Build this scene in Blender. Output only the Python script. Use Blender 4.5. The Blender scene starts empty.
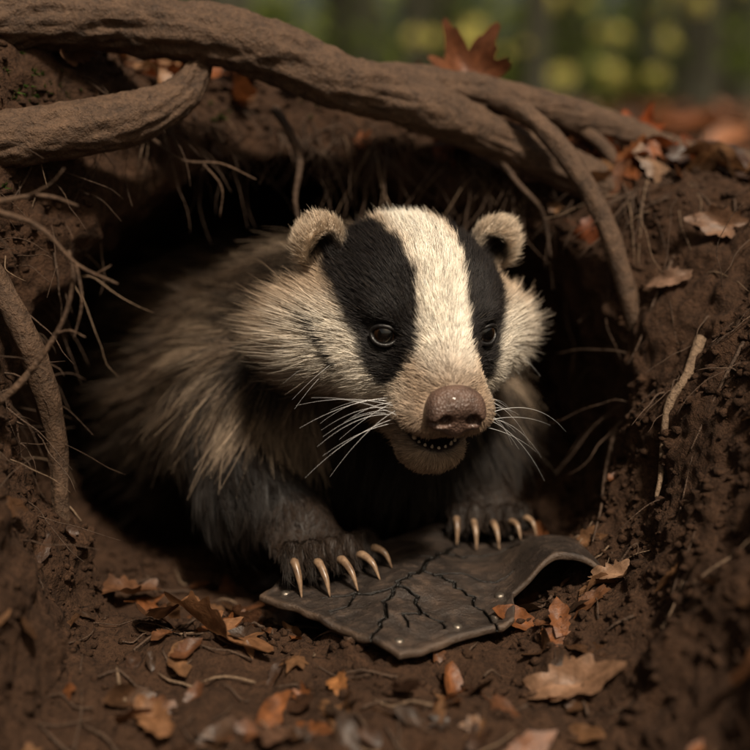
import bpy, math, random, time
import numpy as np
from mathutils import Vector, Matrix
from mathutils.bvhtree import BVHTree
from mathutils.kdtree import KDTree
T0=time.time()
rng=np.random.default_rng(7); random.seed(7)
scene=bpy.context.scene
def link(o): scene.collection.objects.link(o); return o

# ---------------------------------------------------------------- helpers
def _h(ix,iy,iz,seed):
    n=(ix.astype(np.uint32)*np.uint32(374761393)+iy.astype(np.uint32)*np.uint32(668265263)
       +iz.astype(np.uint32)*np.uint32(1442695041)+np.uint32((seed*362437+12345)&0xffffffff))
    n=(n^(n>>np.uint32(13)))*np.uint32(1274126177); n=n^(n>>np.uint32(16))
    return n.astype(np.float64)/4294967295.0
def vnoise(P,scale,seed=0):
    Q=np.asarray(P,dtype=np.float64)/scale+1000.0
    I=np.floor(Q).astype(np.int64); f=Q-I; f=f*f*(3-2*f)
    r=0
    for dx in (0,1):
        for dy in (0,1):
            for dz in (0,1):
                w=(f[:,0] if dx else 1-f[:,0])*(f[:,1] if dy else 1-f[:,1])*(f[:,2] if dz else 1-f[:,2])
                r=r+w*_h(I[:,0]+dx,I[:,1]+dy,I[:,2]+dz,seed)
    return r*2-1
def fbm(P,scale,seed=0,octv=3):
    r=0;a=1
    for i in range(octv): r=r+a*vnoise(P,scale/(2**i),seed+i*17); a*=.5
    return r
def ss(a,b,x):
    t=np.clip((x-a)/(b-a),0,1); return t*t*(3-2*t)
def smin(a,b,k):
    h=np.clip(.5+.5*(b-a)/k,0,1); return b*(1-h)+a*h-k*h*(1-h)
def smax(a,b,k): return -smin(-a,-b,k)
def ell(P,c,r):
    d=P-np.array(c); r=np.array(r,dtype=np.float64)
    k0=np.sqrt(((d/r)**2).sum(1)); k1=np.sqrt(((d/(r*r))**2).sum(1))+1e-9
    return k0*(k0-1)/k1
def rc(P,a,b,ra,rb):
    a=np.array(a,dtype=float);b=np.array(b,dtype=float); ba=b-a
    t=np.clip(((P-a)@ba)/(ba@ba),0,1)
    return np.sqrt(((P-a-t[:,None]*ba)**2).sum(1))-(ra+(rb-ra)*t)
def grid_eval(fn,lo,hi,h):
    n=[int((hi[i]-lo[i])/h)+1 for i in range(3)]
    ax=[lo[i]+h*np.arange(n[i]) for i in range(3)]
    F=np.empty(n,dtype=np.float32)
    yy,zz=np.meshgrid(ax[1],ax[2],indexing='ij'); yz=np.stack([yy.ravel(),zz.ravel()],1)
    st=max(1,int(400000/len(yz)))
    for i in range(0,n[0],st):
        xs=ax[0][i:i+st]
        P=np.empty((len(xs),len(yz),3)); P[:,:,0]=xs[:,None]; P[:,:,1:]=yz[None]
        F[i:i+st]=fn(P.reshape(-1,3)).reshape(len(xs),n[1],n[2])
    return F
def surface_nets(F,lo,h):
    s=F<0; nx,ny,nz=F.shape
    cnt=np.zeros((nx-1,ny-1,nz-1),dtype=np.int8)
    C=[(i,j,k) for i in (0,1) for j in (0,1) for k in (0,1)]
    for (i,j,k) in C: cnt+=s[i:nx-1+i,j:ny-1+j,k:nz-1+k]
    act=np.argwhere((cnt>0)&(cnt<8))
    vid=np.full(cnt.shape,-1,dtype=np.int64); vid[act[:,0],act[:,1],act[:,2]]=np.arange(len(act))
    val={c:F[act[:,0]+c[0],act[:,1]+c[1],act[:,2]+c[2]].astype(np.float64) for c in C}
    pos=np.zeros((len(act),3)); num=np.zeros(len(act))
    for c in C:
        for ax in range(3):
            if c[ax]==0:
                d=list(c); d[ax]=1; d=tuple(d)
                a=val[c];b=val[d]; m=(a<0)!=(b<0)
                t=np.where(m,a/np.where(m,a-b,1),0)
                p=np.tile(np.array(c,dtype=float),(len(act),1)); p[:,ax]=t
                pos+=p*m[:,None]; num+=m
    V=(act+pos/num[:,None])*h+np.array(lo)
    faces=[]
    for ax in range(3):
        a1,a2=(ax+1)%3,(ax+2)%3
        sl0=[slice(None)]*3; sl1=[slice(None)]*3
        sl0[ax]=slice(0,-1); sl1[ax]=slice(1,None)
        for a in (a1,a2):
            sl0[a]=slice(1,-1); sl1[a]=slice(1,-1)
        A=s[tuple(sl0)];B=s[tuple(sl1)]
        e=np.argwhere(A!=B); 
        if len(e)==0: continue
        fl=A[e[:,0],e[:,1],e[:,2]]
        e=e.copy(); e[:,a1]+=1; e[:,a2]+=1
        def cell(o1,o2):
            q=e.copy(); q[:,a1]+=o1; q[:,a2]+=o2
            return vid[q[:,0],q[:,1],q[:,2]]
        q=np.stack([cell(-1,-1),cell(0,-1),cell(0,0),cell(-1,0)],1)
        q[~fl]=q[~fl][:,::-1]
        faces.append(q)
    return V,np.concatenate(faces)
def mk(name,V,F,mat=None,smooth=True,cols=None,parent=None,attr='col'):
    me=bpy.data.meshes.new(name)
    me.from_pydata(np.asarray(V).tolist(),[],F.tolist() if isinstance(F,np.ndarray) else F)
    if smooth: me.polygons.foreach_set('use_smooth',[True]*len(me.polygons))
    if cols is not None:
        a=me.color_attributes.new(attr,'FLOAT_COLOR','POINT')
        c=np.ones((len(V),4),dtype=np.float32); c[:,:3]=np.asarray(cols)[:,:3]
        a.data.foreach_set('color',c.ravel())
    me.update()
    o=link(bpy.data.objects.new(name,me))
    if mat: me.materials.append(mat)
    if parent: o.parent=parent
    return o
def empty(name):
    o=link(bpy.data.objects.new(name,None)); o.empty_display_size=.05; return o

class NT:
    def __init__(s,name):
        s.m=bpy.data.materials.new(name); s.m.use_nodes=True; s.t=s.m.node_tree
        s.b=s.t.nodes['Principled BSDF']; s.out=s.t.nodes['Material Output']
    def n(s,typ,**kw):
        nd=s.t.nodes.new(typ)
        for k,v in kw.items():
            if k in nd.inputs.keys(): nd.inputs[k].default_value=v
            else: setattr(nd,k,v)
        return nd
    def l(s,a,b): s.t.links.new(a,b)
    def co(s): return s.n('ShaderNodeTexCoord').outputs['Object']
    def noise(s,scale,detail=6,rough=.6,co=None):
        nd=s.n('ShaderNodeTexNoise',Scale=scale,Detail=detail,Roughness=rough)
        if co: s.l(co,nd.inputs['Vector'])
        return nd.outputs['Fac']
    def ramp(s,fac,stops):
        nd=s.n('ShaderNodeValToRGB'); e=nd.color_ramp.elements
        while len(e)<len(stops): e.new(.5)
        for i,(p,c) in enumerate(stops): e[i].position=p; e[i].color=(*c,1)
        s.l(fac,nd.inputs['Fac']); return nd.outputs['Color']
    def mix(s,fac,a,b,mode='MIX'):
        nd=s.n('ShaderNodeMix',data_type='RGBA',blend_type=mode)
        for v,i in ((fac,0),(a,6),(b,7)):
            if isinstance(v,(int,float)): nd.inputs[i].default_value=v
            elif isinstance(v,tuple): nd.inputs[i].default_value=(*v,1)
            else: s.l(v,nd.inputs[i])
        return nd.outputs[2]
    def bump(s,h,strength,dist,prev=None):
        nd=s.n('ShaderNodeBump',Strength=strength,Distance=dist); s.l(h,nd.inputs['Height'])
        if prev: s.l(prev,nd.inputs['Normal'])
        return nd.outputs['Normal']

# ---------------------------------------------------------------- materials
def m_soil(name='soil'):
    t=NT(name); c=t.co()
    big=t.noise(9,3,.6,c); mid=t.noise(55,5,.7,c); fine=t.noise(260,4,.7,c)
    col=t.ramp(mid,[(.25,(.008,.004,.0022)),(.5,(.036,.0185,.0100)),(.8,(.098,.050,.027))])
    col=t.mix(big,col,t.ramp(fine,[(.3,(.013,.0065,.0036)),(.75,(.100,.052,.029))]))
    t.l(col,t.b.inputs['Base Color']); t.b.inputs['Roughness'].default_value=.88
    t.b.inputs['Specular IOR Level'].default_value=.18
    n=t.bump(mid,.9,.006); n=t.bump(fine,1.,.004,n)
    t.l(n,t.b.inputs['Normal']); return t.m
def m_bark(name,c1,c2,scale=60,d1=.006,d2=.003):
    t=NT(name); c=t.co()
    n1=t.noise(scale,5,.65,c); n2=t.noise(scale*5,4,.7,c)
    col=t.ramp(n1,[(.3,c1),(.68,c2)])
    col=t.mix(.5,col,t.ramp(n2,[(.3,c1),(.7,c2)]))
    t.l(col,t.b.inputs['Base Color']); t.b.inputs['Roughness'].default_value=.66
    t.b.inputs['Specular IOR Level'].default_value=.35
    n=t.bump(n1,1.,d1); n=t.bump(n2,.9,d2,n); t.l(n,t.b.inputs['Normal']); return t.m
def m_leaf(name,trans=.25,rough=.5):
    t=NT(name); c=t.co()
    a=t.n('ShaderNodeAttribute',attribute_name='col')
    n=t.noise(120,4,.7,c)
    col=t.mix(1.0,a.outputs['Color'],t.ramp(n,[(.3,(.40,.34,.28)),(.7,(1.15,1.05,1.0))]),'MULTIPLY')
    t.l(col,t.b.inputs['Base Color']); t.b.inputs['Roughness'].default_value=rough
    t.l(t.bump(n,.6,.002),t.b.inputs['Normal'])
    tr=t.n('ShaderNodeBsdfTranslucent'); t.l(col,tr.inputs['Color'])
    mx=t.n('ShaderNodeMixShader'); mx.inputs[0].default_value=trans
    t.l(t.b.outputs[0],mx.inputs[1]); t.l(tr.outputs[0],mx.inputs[2]); t.l(mx.outputs[0],t.out.inputs['Surface'])
    return t.m
def m_green(name='green_leaf',tr_=.5):
    t=NT(name); a=t.n('ShaderNodeAttribute',attribute_name='col')
    d=t.n('ShaderNodeBsdfDiffuse'); tr=t.n('ShaderNodeBsdfTranslucent'); t.l(a.outputs['Color'],d.inputs['Color']); t.l(a.outputs['Color'],tr.inputs['Color'])
    mx=t.n('ShaderNodeMixShader'); mx.inputs[0].default_value=tr_
    t.l(d.outputs[0],mx.inputs[1]); t.l(tr.outputs[0],mx.inputs[2]); t.l(mx.outputs[0],t.out.inputs['Surface']); return t.m
def m_plain(name,col,rough=.5,bs=None,spec=.5,coat=0):
    t=NT(name); t.b.inputs['Base Color'].default_value=(*col,1); t.b.inputs['Roughness'].default_value=rough
    t.b.inputs['Specular IOR Level'].default_value=spec; t.b.inputs['Coat Weight'].default_value=coat
    c=t.co(); n=t.noise(bs or 200,5,.6,c)
    t.l(t.mix(.5,col,t.ramp(n,[(.3,tuple(.5*x for x in col)),(.75,tuple(min(1,1.5*x) for x in col))])),t.b.inputs['Base Color'])
    if bs: t.l(t.bump(n,.5,.0012),t.b.inputs['Normal'])
    return t.m
def m_skin():
    t=NT('badger_skin'); a=t.n('ShaderNodeAttribute',attribute_name='col')
    t.l(a.outputs['Color'],t.b.inputs['Base Color']); t.b.inputs['Roughness'].default_value=.7; return t.m
def m_hair(name,rough=.5,spec=.25):
    t=NT(name); a=t.n('ShaderNodeAttribute',attribute_name='fcol')
    t.l(a.outputs['Color'],t.b.inputs['Base Color']); t.b.inputs['Roughness'].default_value=rough
    t.b.inputs['Specular IOR Level'].default_value=spec; return t.m
SOIL=m_soil(); BARK=m_bark('root_bark',(.020,.0115,.007),(.15,.088,.052)); BARKP=m_bark('pale_root',(.08,.05,.032),(.28,.19,.12))
BARKD=m_bark('dark_rootlet',(.025,.015,.010),(.12,.073,.046))
LEAF=m_leaf('dead_leaf'); GREEN=m_green()
TRUNK=m_bark('trunk_bark',(.02,.02,.010),(.05,.048,.028),6)

# ---------------------------------------------------------------- tubes
def tube(pts,rad,seg=10,step=.006,noise=0.,nsc=.02,seed=0):
    P=np.array(pts,dtype=float); R=np.array(rad,dtype=float)
    Q=np.vstack([2*P[0]-P[1],P,2*P[-1]-P[-2]]); out=[];ro=[]
    for i in range(len(P)-1):
        p0,p1,p2,p3=Q[i:i+4]; n=max(2,int(np.linalg.norm(p2-p1)/step))
        for j in range(n):
            t=j/n
            out.append(.5*((2*p1)+(-p0+p2)*t+(2*p0-5*p1+4*p2-p3)*t*t+(-p0+3*p1-3*p2+p3)*t**3)); ro.append(R[i]+(R[i+1]-R[i])*t)
    out.append(P[-1]); ro.append(R[-1]); C=np.array(out); ro=np.array(ro)
    T=np.gradient(C,axis=0); T/=np.linalg.norm(T,axis=1)[:,None]+1e-12
    up=np.array([0,0,1.]) if abs(T[0][2])<.9 else np.array([1.,0,0])
    N=np.cross(T[0],up); N/=np.linalg.norm(N); V=[]
    ang=np.linspace(0,2*math.pi,seg,endpoint=False)
    for i in range(len(C)):
        N=N-T[i]*(N@T[i]); N/=np.linalg.norm(N); B=np.cross(T[i],N)
        V.append(C[i]+ro[i]*(np.cos(ang)[:,None]*N+np.sin(ang)[:,None]*B))
    D=np.concatenate([v-C[i] for i,v in enumerate(V)]); V=np.concatenate(V)
    if noise>0:
        rr=np.linalg.norm(D,axis=1)[:,None]; Dn=D/(rr+1e-9)
        a=fbm(V,nsc,seed,3)[:,None]; b=fbm(V,nsc*4,seed+9,2)[:,None]
        al=np.tile(ang,len(C)); li=np.repeat(np.arange(len(C))*step,seg)
        tw=al+li*5
        cyl=np.stack([np.cos(tw)*.03,np.sin(tw)*.03,li*.18],1)
        lon=(1-2*np.abs(fbm(cyl,.009,seed+4,3)))[:,None]
        V=V+Dn*rr*noise*(.35*a+.8*b+.7*lon)
    F=[]; n=len(C)
    for i in range(n-1):
        for j in range(seg):
            k=(j+1)%seg; F.append((i*seg+j,i*seg+k,(i+1)*seg+k,(i+1)*seg+j))
    F.append(tuple(range(seg))[::-1]); F.append(tuple((n-1)*seg+j for j in range(seg)))
    return V,F
class Acc:
    def __init__(s): s.V=[];s.F=[];s.C=[];s.n=0
    def add(s,V,F,c=None):
        s.V.append(V); n=s.n; s.F.extend([tuple(n+i for i in f) for f in F]); s.n+=len(V)
        if c is not None: s.C.append(np.tile(np.array(c,dtype=float),(len(V),1)) if np.ndim(c)==1 else c)
    def make(s,name,mat,parent=None,smooth=True):
        return mk(name,np.concatenate(s.V),s.F,mat,smooth,np.concatenate(s.C) if s.C else None,parent)

# ---------------------------------------------------------------- terrain with the sett entrance
def Hb(x,y):
    b=np.clip(.385-.2*x,.29,.47)
    r=np.sqrt(x*x+y*y)
    return b+(.36-b)*ss(.8,2.5,r)+.006*np.clip(y-1,0,60)
def Hf(x,y):
    q=np.sqrt((x/np.where(x<0,.30,.34))**2+(np.maximum(y+.05,0)/.28)**2)
    b=ss(-.1,.2,x); lo=.72*(1-b)+.35*b; hi=1.15*(1-b)+1.2*b
    w=ss(-1.1,-.25,y)
    return Hb(x,y)*ss(lo,hi,q)*(.12+.88*w)
def terr(P):
    x,y,z=P.T
    f=z-Hf(x,y)
    Q=P.copy(); Q[:,0]/=1.16
    t=np.minimum(rc(Q,(-.04,.13,.135),(-.09,.40,.10),.228,.21),rc(Q,(-.09,.40,.10),(-.24,.85,-.03),.21,.16))
    t=smax(t,-.025-.06*np.maximum(y,0)-z,.03)
    return -smax(f*.75,-t,.025)
lo=(-.75,-.62,-.17);h=.006
F=grid_eval(lambda P:-terr(P),lo,(.75,.98,.62),h)
V,Fq=surface_nets(F,lo,h); del F
tmp=mk('t',V,Fq); md=tmp.modifiers.new('s','SUBSURF'); md.levels=1
dg=bpy.context.evaluated_depsgraph_get(); ev=tmp.evaluated_get(dg); me=bpy.data.meshes.new_from_object(ev)
bpy.data.objects.remove(tmp)
n=len(me.vertices); V=np.empty(n*3); me.vertices.foreach_get('co',V); V=V.reshape(-1,3)
N=np.empty(n*3); me.vertices.foreach_get('normal',N); N=N.reshape(-1,3)
d=.016*fbm(V,.16,1,2)+.010*fbm(V,.05,5,2)+.005*fbm(V,.018,9,2)+.0022*vnoise(V,.006,30)
V2=V+N*d[:,None]
me.vertices.foreach_set('co',V2.ravel()); me.update()
me.polygons.foreach_set('use_smooth',[True]*len(me.polygons))
me.materials.append(SOIL); me.name='burrow_bank'
ground=link(bpy.data.objects.new('burrow_bank',me))
bvh=BVHTree.FromObject(ground,bpy.context.evaluated_depsgraph_get())
TV=V2; TN=N
print('terrain',n,time.time()-T0)
def down(x,y,z0=.9):
    r=bvh.ray_cast(Vector((x,y,z0)),Vector((0,0,-1)))
    return r[0],r[1]
g=np.unique(np.concatenate([np.linspace(-.73,.73,16),np.array([.9,1.2,1.6,2.2,3,4,5.5,7.5,10,14,19,26,36,60,120]),-np.array([.9,1.2,1.6,2.2,3,4,5.5,7.5,10,14,19,26,36,60,120])]))
gy=np.unique(np.concatenate([np.linspace(-.6,.95,16),np.array([1.1,1.4,1.8,2.4,3.2,4.2,5.5,7.5,10,14,19,26,36,60,120]),-np.array([.8,1.1,1.6,2.2,3,4,5.5,7.5,10,14,19,26,36,60,120])]))
X,Y=np.meshgrid(g,gy,indexing='ij'); x=X.ravel();y=Y.ravel()
FV=np.stack([x,y,Hf(x,y)],1); r=np.hypot(x,y); FV[:,2]+=fbm(FV,1.7,3,2)*.06*ss(.9,3,r)-.004
FF=[]
for i in range(len(g)-1):
    for j in range(len(gy)-1):
        cx=(g[i]+g[i+1])/2; cy=(gy[j]+gy[j+1])/2
        if abs(cx)<.73 and -.6<cy<.95: continue
        a=i*len(gy)+j; FF.append((a,a+len(gy),a+len(gy)+1,a+1))
mk('forest_floor',FV,FF,SOIL)

# ---------------------------------------------------------------- roots
def root(name,pts,rad,mat=BARK,noise=.17,seg=52,nsc=.016,seed=0,step=.0025):
    V,F=tube(pts,rad,seg,step,noise,nsc,seed); return mk(name,V,F,mat)
root('tree_root',[(-.42,.09,.45),(-.319,.10,.46),(-.227,.12,.462),(-.146,.13,.452),(-.08,.14,.435),(-.03,.15,.413),(.039,.17,.394),(.112,.19,.363),(.187,.2,.331),(.26,.2,.30),(.37,.2,.285),(.5,.22,.25)],
     [.026,.025,.026,.023,.025,.022,.021,.017,.017,.014,.014,.01],seed=1)
root('tree_root',[(-.06,.15,.42),(-.02,.165,.414),(.0485,.19,.409),(.132,.22,.396),(.2115,.25,.375),(.292,.27,.347),(.393,.28,.33),(.52,.3,.29)],
     [.012,.017,.018,.016,.0165,.014,.014,.01],seed=2)
root('tree_root',[(.10,.2,.40),(.129,.175,.388),(.163,.155,.355),(.1947,.135,.303),(.2155,.12,.242),(.2306,.11,.183),(.236,.11,.13)],
     [.007,.0095,.009,.0085,.0075,.0055,.003],seed=3,seg=20)
root('tree_root',[(-.42,.04,.35),(-.308,.05,.364),(-.248,.06,.373),(-.197,.08,.382),(-.161,.11,.402),(-.142,.14,.44)],
     [.022,.022,.0205,.019,.014,.009],seed=4)
root('tree_root',[(-.34,.0,.33),(-.2925,-.005,.27),(-.272,-.01,.231),(-.257,-.005,.182),(-.25,-.0,.133),(-.247,-.01,.078),(-.243,-.01,.02)],
     [.009,.0095,.0095,.009,.008,.0065,.004],seed=5,seg=20)
root('tree_root',[(.19,.24,.375),(.215,.215,.35),(.235,.2,.31),(.262,.19,.27),(.27,.18,.22)],[.006,.006,.005,.004,.002],seed=8,seg=16)
root('tree_root',[(-.09,.2,.39),(-.075,.17,.37),(-.066,.16,.345),(-.07,.155,.31),(-.062,.15,.28)],[.004,.0035,.003,.002,.0008],BARKD,seed=9,seg=12)
root('tree_root',[(.07,.21,.38),(.10,.19,.36),(.128,.18,.325),(.15,.175,.30),(.158,.17,.26)],[.004,.0035,.003,.002,.0008],BARKD,seed=12,seg=12)
def snap(pts,off=.003):
    o=[]
    for p in pts:
        l,nn,_,_=bvh.find_nearest(Vector(p)); 
        o.append(tuple(l+nn*off))
    return o
rp=[(.3145,.06,.183),(.27,.02,.172),(.247,.0,.152),(.232,-.02,.117),(.2275,-.03,.085)]
rs=snap(rp,.005)
root('tree_root',rs,list(np.linspace(.0046,.0015,len(rs))),BARKP,.14,14,.01,6,.003)
for sd0,(pp,r0) in enumerate([([(.33,.02,.22),(.30,.0,.19),(.285,-.01,.16),(.262,-.03,.13)],.0018),([(.20,.1,.12),(.185,.06,.09),(.19,.03,.07),(.175,.0,.05)],.002),([(.28,.12,.25),(.245,.1,.23),(.235,.08,.2),(.21,.08,.18)],.0016)]):
    q=snap(pp,.003); root('tree_root',q,list(np.linspace(r0,r0*.3,len(q))),BARKD,.12,10,.01,60+sd0,.003)
ra=Acc(); rb=Acc()
for _ in range(560):
    k=random.random()
    if k<.62:
        x=random.uniform(-.29,.30); y=random.uniform(.12,.26); s=Vector((x,y,.38-.12*x))
    elif k<.89: s=Vector((random.uniform(-.33,-.24),random.uniform(-.15,.15),random.uniform(.08,.38)))
    else: s=Vector((random.uniform(.15,.4),random.uniform(-.05,.25),random.uniform(.1,.33)))
    l,nn,_,_=bvh.find_nearest(s)
    p=np.array(l); dirn=np.array(nn)*.45+np.array([random.gauss(0,.45),random.gauss(0,.3)-.1,-.7 if k<.62 else random.gauss(-.4,.4)])
    L=random.uniform(.02,.12)*(1 if k<.62 else .75); r0=random.choice([.0004,.0005,.0007,.0011]); pts=[p-np.array(nn)*.004]
    for i in range(6):
        dirn/=np.linalg.norm(dirn); p=p+dirn*L/6; pts.append(p.copy())
        dirn=dirn+np.array([random.gauss(0,.2),random.gauss(0,.2),random.gauss(-.12,.15)])
    v,f=tube(pts,list(np.linspace(r0,.0002,len(pts))),5,.006)
    (ra if random.random()<.85 else rb).add(v,f)
ra.make('rootlets',BARKD); rb.make('rootlets',BARKP)
def twig(branches):
    a=Acc()
    for pts,r in branches:
        v,f=tube(pts,list(np.linspace(r,r*.35,len(pts))),8,.004,.15,.006,3); a.add(v,f)
    return a.make('bare_twig',BARK)
twig([([(-.30,-.08,.32),(-.256,-.1,.329),(-.223,-.1,.333),(-.2005,-.1,.326)],.0024),([(-.235,-.1,.332),(-.215,-.11,.342),(-.205,-.115,.352)],.0012)])
twig([([(-.31,-.07,.33),(-.256,-.1,.322),(-.2265,-.1,.311),(-.204,-.1,.287),(-.176,-.1,.273)],.0026),([(-.204,-.1,.287),(-.2,-.105,.262),(-.207,-.105,.235)],.0014),([(-.19,-.1,.28),(-.18,-.1,.286)],.001)])
twig([([(-.31,-.07,.16),(-.267,-.09,.187),(-.243,-.09,.209),(-.219,-.09,.243),(-.209,-.09,.274),(-.211,-.09,.295)],.0032),([(-.225,-.09,.236),(-.212,-.095,.24),(-.2,-.1,.236)],.0013),([(-.243,-.09,.209),(-.232,-.1,.215),(-.225,-.1,.21)],.0012)])
twig([([(-.20,.16,.37),(-.165,.13,.348),(-.13,.12,.345),(-.10,.115,.332)],.0016),([(-.145,.12,.345),(-.13,.12,.325),(-.132,.118,.30)],.001)])

# ---------------------------------------------------------------- leaves
def leaf_mesh(kind,n=40,rings=4,curl=.3,seed=0):
    th=np.linspace(0,2*math.pi,n,endpoint=False); a=(th+math.pi)%(2*math.pi)-math.pi
    if kind=='maple':
        r=np.full(n,.42)
        for c,L,w in ((0,1,.27),(.85,.88,.25),(-.85,.88,.25),(1.75,.62,.25),(-1.75,.62,.25)):
            r=np.maximum(r,.42+(L-.42)*np.exp(-(np.abs(a-c)/w)**1.4))
        r=r*(1+.07*np.sin(a*19+seed)+.04*np.sin(a*31+seed))
        r=np.where(abs(a)>2.7,.25,r)
    else:
        r=.42/np.sqrt((np.sin(a)**2)+(.42*np.cos(a))**2)*(1+.05*np.sin(a*17+seed)); 
        if kind=='oak': r=r*(1+.13*np.cos(a*9))
        r=r*(1+.12*np.cos(a))
    V=[(0,0,0)]
    for k in range(1,rings+1):
        f=k/rings
        for t,q in zip(th,r): V.append((math.sin(t)*q*f,math.cos(t)*q*f,0))
    V=np.array(V); rs=random.Random(seed)
    ph=rs.random()*6; 
    V[:,2]=curl*(V[:,0]**2*1.3+V[:,1]**2*.5*rs.uniform(-1,1))+.10*np.abs(V[:,0])+.06*np.sin(V[:,0]*7+ph)*np.cos(V[:,1]*6+ph)
    V[:,2]+=curl*.5*np.maximum(0,np.hypot(V[:,0],V[:,1])-.55)*np.sin(np.arctan2(V[:,0],V[:,1])*3+ph)
    F=[(0,1+i,1+(i+1)%n) for i in range(n)]
    for k in range(rings-1):
        for i in range(n):
            j=(i+1)%n; F.append((1+k*n+i,1+(k+1)*n+i,1+(k+1)*n+j,1+k*n+j))
    vein=np.exp(-(V[:,0]/.03)**2)
    if kind=='maple':
        aa=np.arctan2(V[:,0],V[:,1]); rr=np.hypot(V[:,0],V[:,1])
        for c in (.85,-.85,1.75,-1.75): vein=np.maximum(vein,np.exp(-((aa-c)*rr/.03)**2))
    return V,F,vein
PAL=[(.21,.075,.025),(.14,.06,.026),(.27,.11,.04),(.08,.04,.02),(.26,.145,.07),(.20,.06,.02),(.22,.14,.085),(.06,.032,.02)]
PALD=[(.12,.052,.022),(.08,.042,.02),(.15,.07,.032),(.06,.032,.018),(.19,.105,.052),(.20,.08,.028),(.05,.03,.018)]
def put_leaf(acc,pos,nrm,size,kind,col,curl=.3,n=40,rings=4,yaw=None,seed=0,stem=True):
    V,F,v=leaf_mesh(kind,n,rings,curl,seed)
    if stem and rings>2:
        sv,sf=tube([(0,-.15,0.0),(0.02,-.45,.02),(.07,-.8,.06)],[.014,.012,.01],5,.1)
        m=len(V); V=np.vstack([V,sv]); F=F+[tuple(m+i for i in f) for f in sf]; v=np.concatenate([v,np.ones(len(sv))])
    yaw=random.uniform(0,6.28) if yaw is None else yaw
    q=Vector(nrm).to_track_quat('Z','Y').to_matrix()@Matrix.Rotation(yaw,3,'Z')
    W=(V*size)@np.array(q).T+np.array(pos)
    rad=np.hypot(V[:,0],V[:,1])
    c=np.array(col)[None]*(1+.35*v[:,None])*(1.05-.25*rad[:,None])
    acc.add(W,F,c)
def hero(x,y,size,kind,col,curl=.4,tilt=(0,0),yaw=0,z0=.36,lift=.006,seed=1,z=None):
    a=Acc(); l,nn=down(x,y,z0)
    nn=Vector(nn)+Vector((tilt[0],tilt[1],0)); nn.normalize()
    p=(x,y,(l.z if z is None else z)+lift)
    put_leaf(a,p,nn,size,kind,col,curl,72,7,yaw,seed)
    o=a.make('fallen_leaf',LEAF); return o
hero(.088,.25,.058,'maple',(.20,.08,.035),.9,(.2,-1.6),.45,.9,.058,3)
hero(.15,.3,.04,'oak',(.17,.08,.035),.8,(.3,-1.2),1.2,.9,.03,4)
hero(.262,.30,.034,'maple',(.42,.11,.03),.7,(-.2,-1.6),.6,.9,.03,5)
hero(.04,.27,.04,'oak',(.17,.10,.06),.7,(.0,-.9),2.2,.9,.03,6)
hero(.20,.27,.038,'oak',(.34,.14,.05),.9,(.1,-.9),1.8,.9,.03,7)
hero(.31,.24,.03,'maple',(.28,.12,.045),.7,(-.1,-.9),2.8,.9,.02,27)
hero(-.25,.13,.025,'oak',(.15,.08,.045),.8,(.2,-.5),1.8,.9,.012,8)
hero(-.10,.19,.03,'oak',(.13,.07,.04),.8,(.2,-.7),.8,.9,.015,28)
hero(.295,.1,.028,'oak',(.22,.13,.08),.7,(-.2,-.4),1.4,.9,.008,9)
hero(.25,.09,.020,'oak',(.26,.17,.12),.6,(-.2,-.4),1.9,.9,.008,10)
hero(-.125,-.085,.050,'oak',(.24,.125,.06),1.0,(.15,-.35),1.9,.3,.010,11)
hero(-.17,-.05,.036,'oak',(.13,.065,.032),.9,(.3,-.1),.6,.3,.010,12)
hero(.130,-.165,.034,'oak',(.30,.185,.115),.8,(-.1,-.1),-1.1,.3,.008,13)
hero(.180,-.055,.022,'oak',(.34,.22,.14),.7,(-.2,-.3),-1.0,.3,.008,14)
hero(-.025,-.165,.016,'oak',(.40,.19,.07),.4,(.0,-.2),1.5,.3,.005,15)
hero(.020,-.178,.022,'oak',(.16,.10,.07),.5,(.0,-.1),.4,.3,.006,16)
hero(.155,.12,.028,'oak',(.30,.12,.045),.8,(-.2,-.5),.8,.3,.01,17)
hero(-.14,-.215,.022,'oak',(.26,.14,.07),.5,(.1,-.1),1.3,.3,.006,18)
hero(-.06,-.235,.026,'oak',(.17,.10,.065),.5,(.1,-.1),.2,.3,.006,19)
hero(-.2,.02,.03,'oak',(.14,.07,.035),.8,(.3,-.2),.2,.3,.01,20)
hero(-.11,-.02,.03,'maple',(.13,.065,.035),.8,(.1,-.2),2.2,.3,.008,21)
lit=Acc()
for i in range(340):
    x=random.uniform(-.3,.33); y=random.uniform(-.4,.12)
    l,nn=down(x,y,.3)
    if l is None or l.z>.2: continue
    if abs(x)>.17 and random.random()<.6: continue
    nn=Vector(nn)+Vector((random.gauss(0,.3),random.gauss(0,.3),0)); nn.normalize()
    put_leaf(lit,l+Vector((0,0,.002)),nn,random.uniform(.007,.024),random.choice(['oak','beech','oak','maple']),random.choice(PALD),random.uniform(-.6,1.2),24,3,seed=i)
for i in range(1700):
    y=.17+abs(random.gauss(0,.3)); x=random.uniform(-.72,.72)
    if y>.9: continue
    l,nn=down(x,y,.9)
    if l is None or l.z<.26: continue
    if x<-.0 and random.random()<.55: continue
    nn=Vector(nn)+Vector((random.gauss(0,.5),random.gauss(0,.5),0)); nn.normalize()
    put_leaf(lit,l+Vector((0,0,.004+random.random()*.016)),nn,random.uniform(.012,.036),random.choice(['oak','beech','maple']),random.choice(PAL),random.uniform(-.6,1.2),24,3,seed=i)
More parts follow.
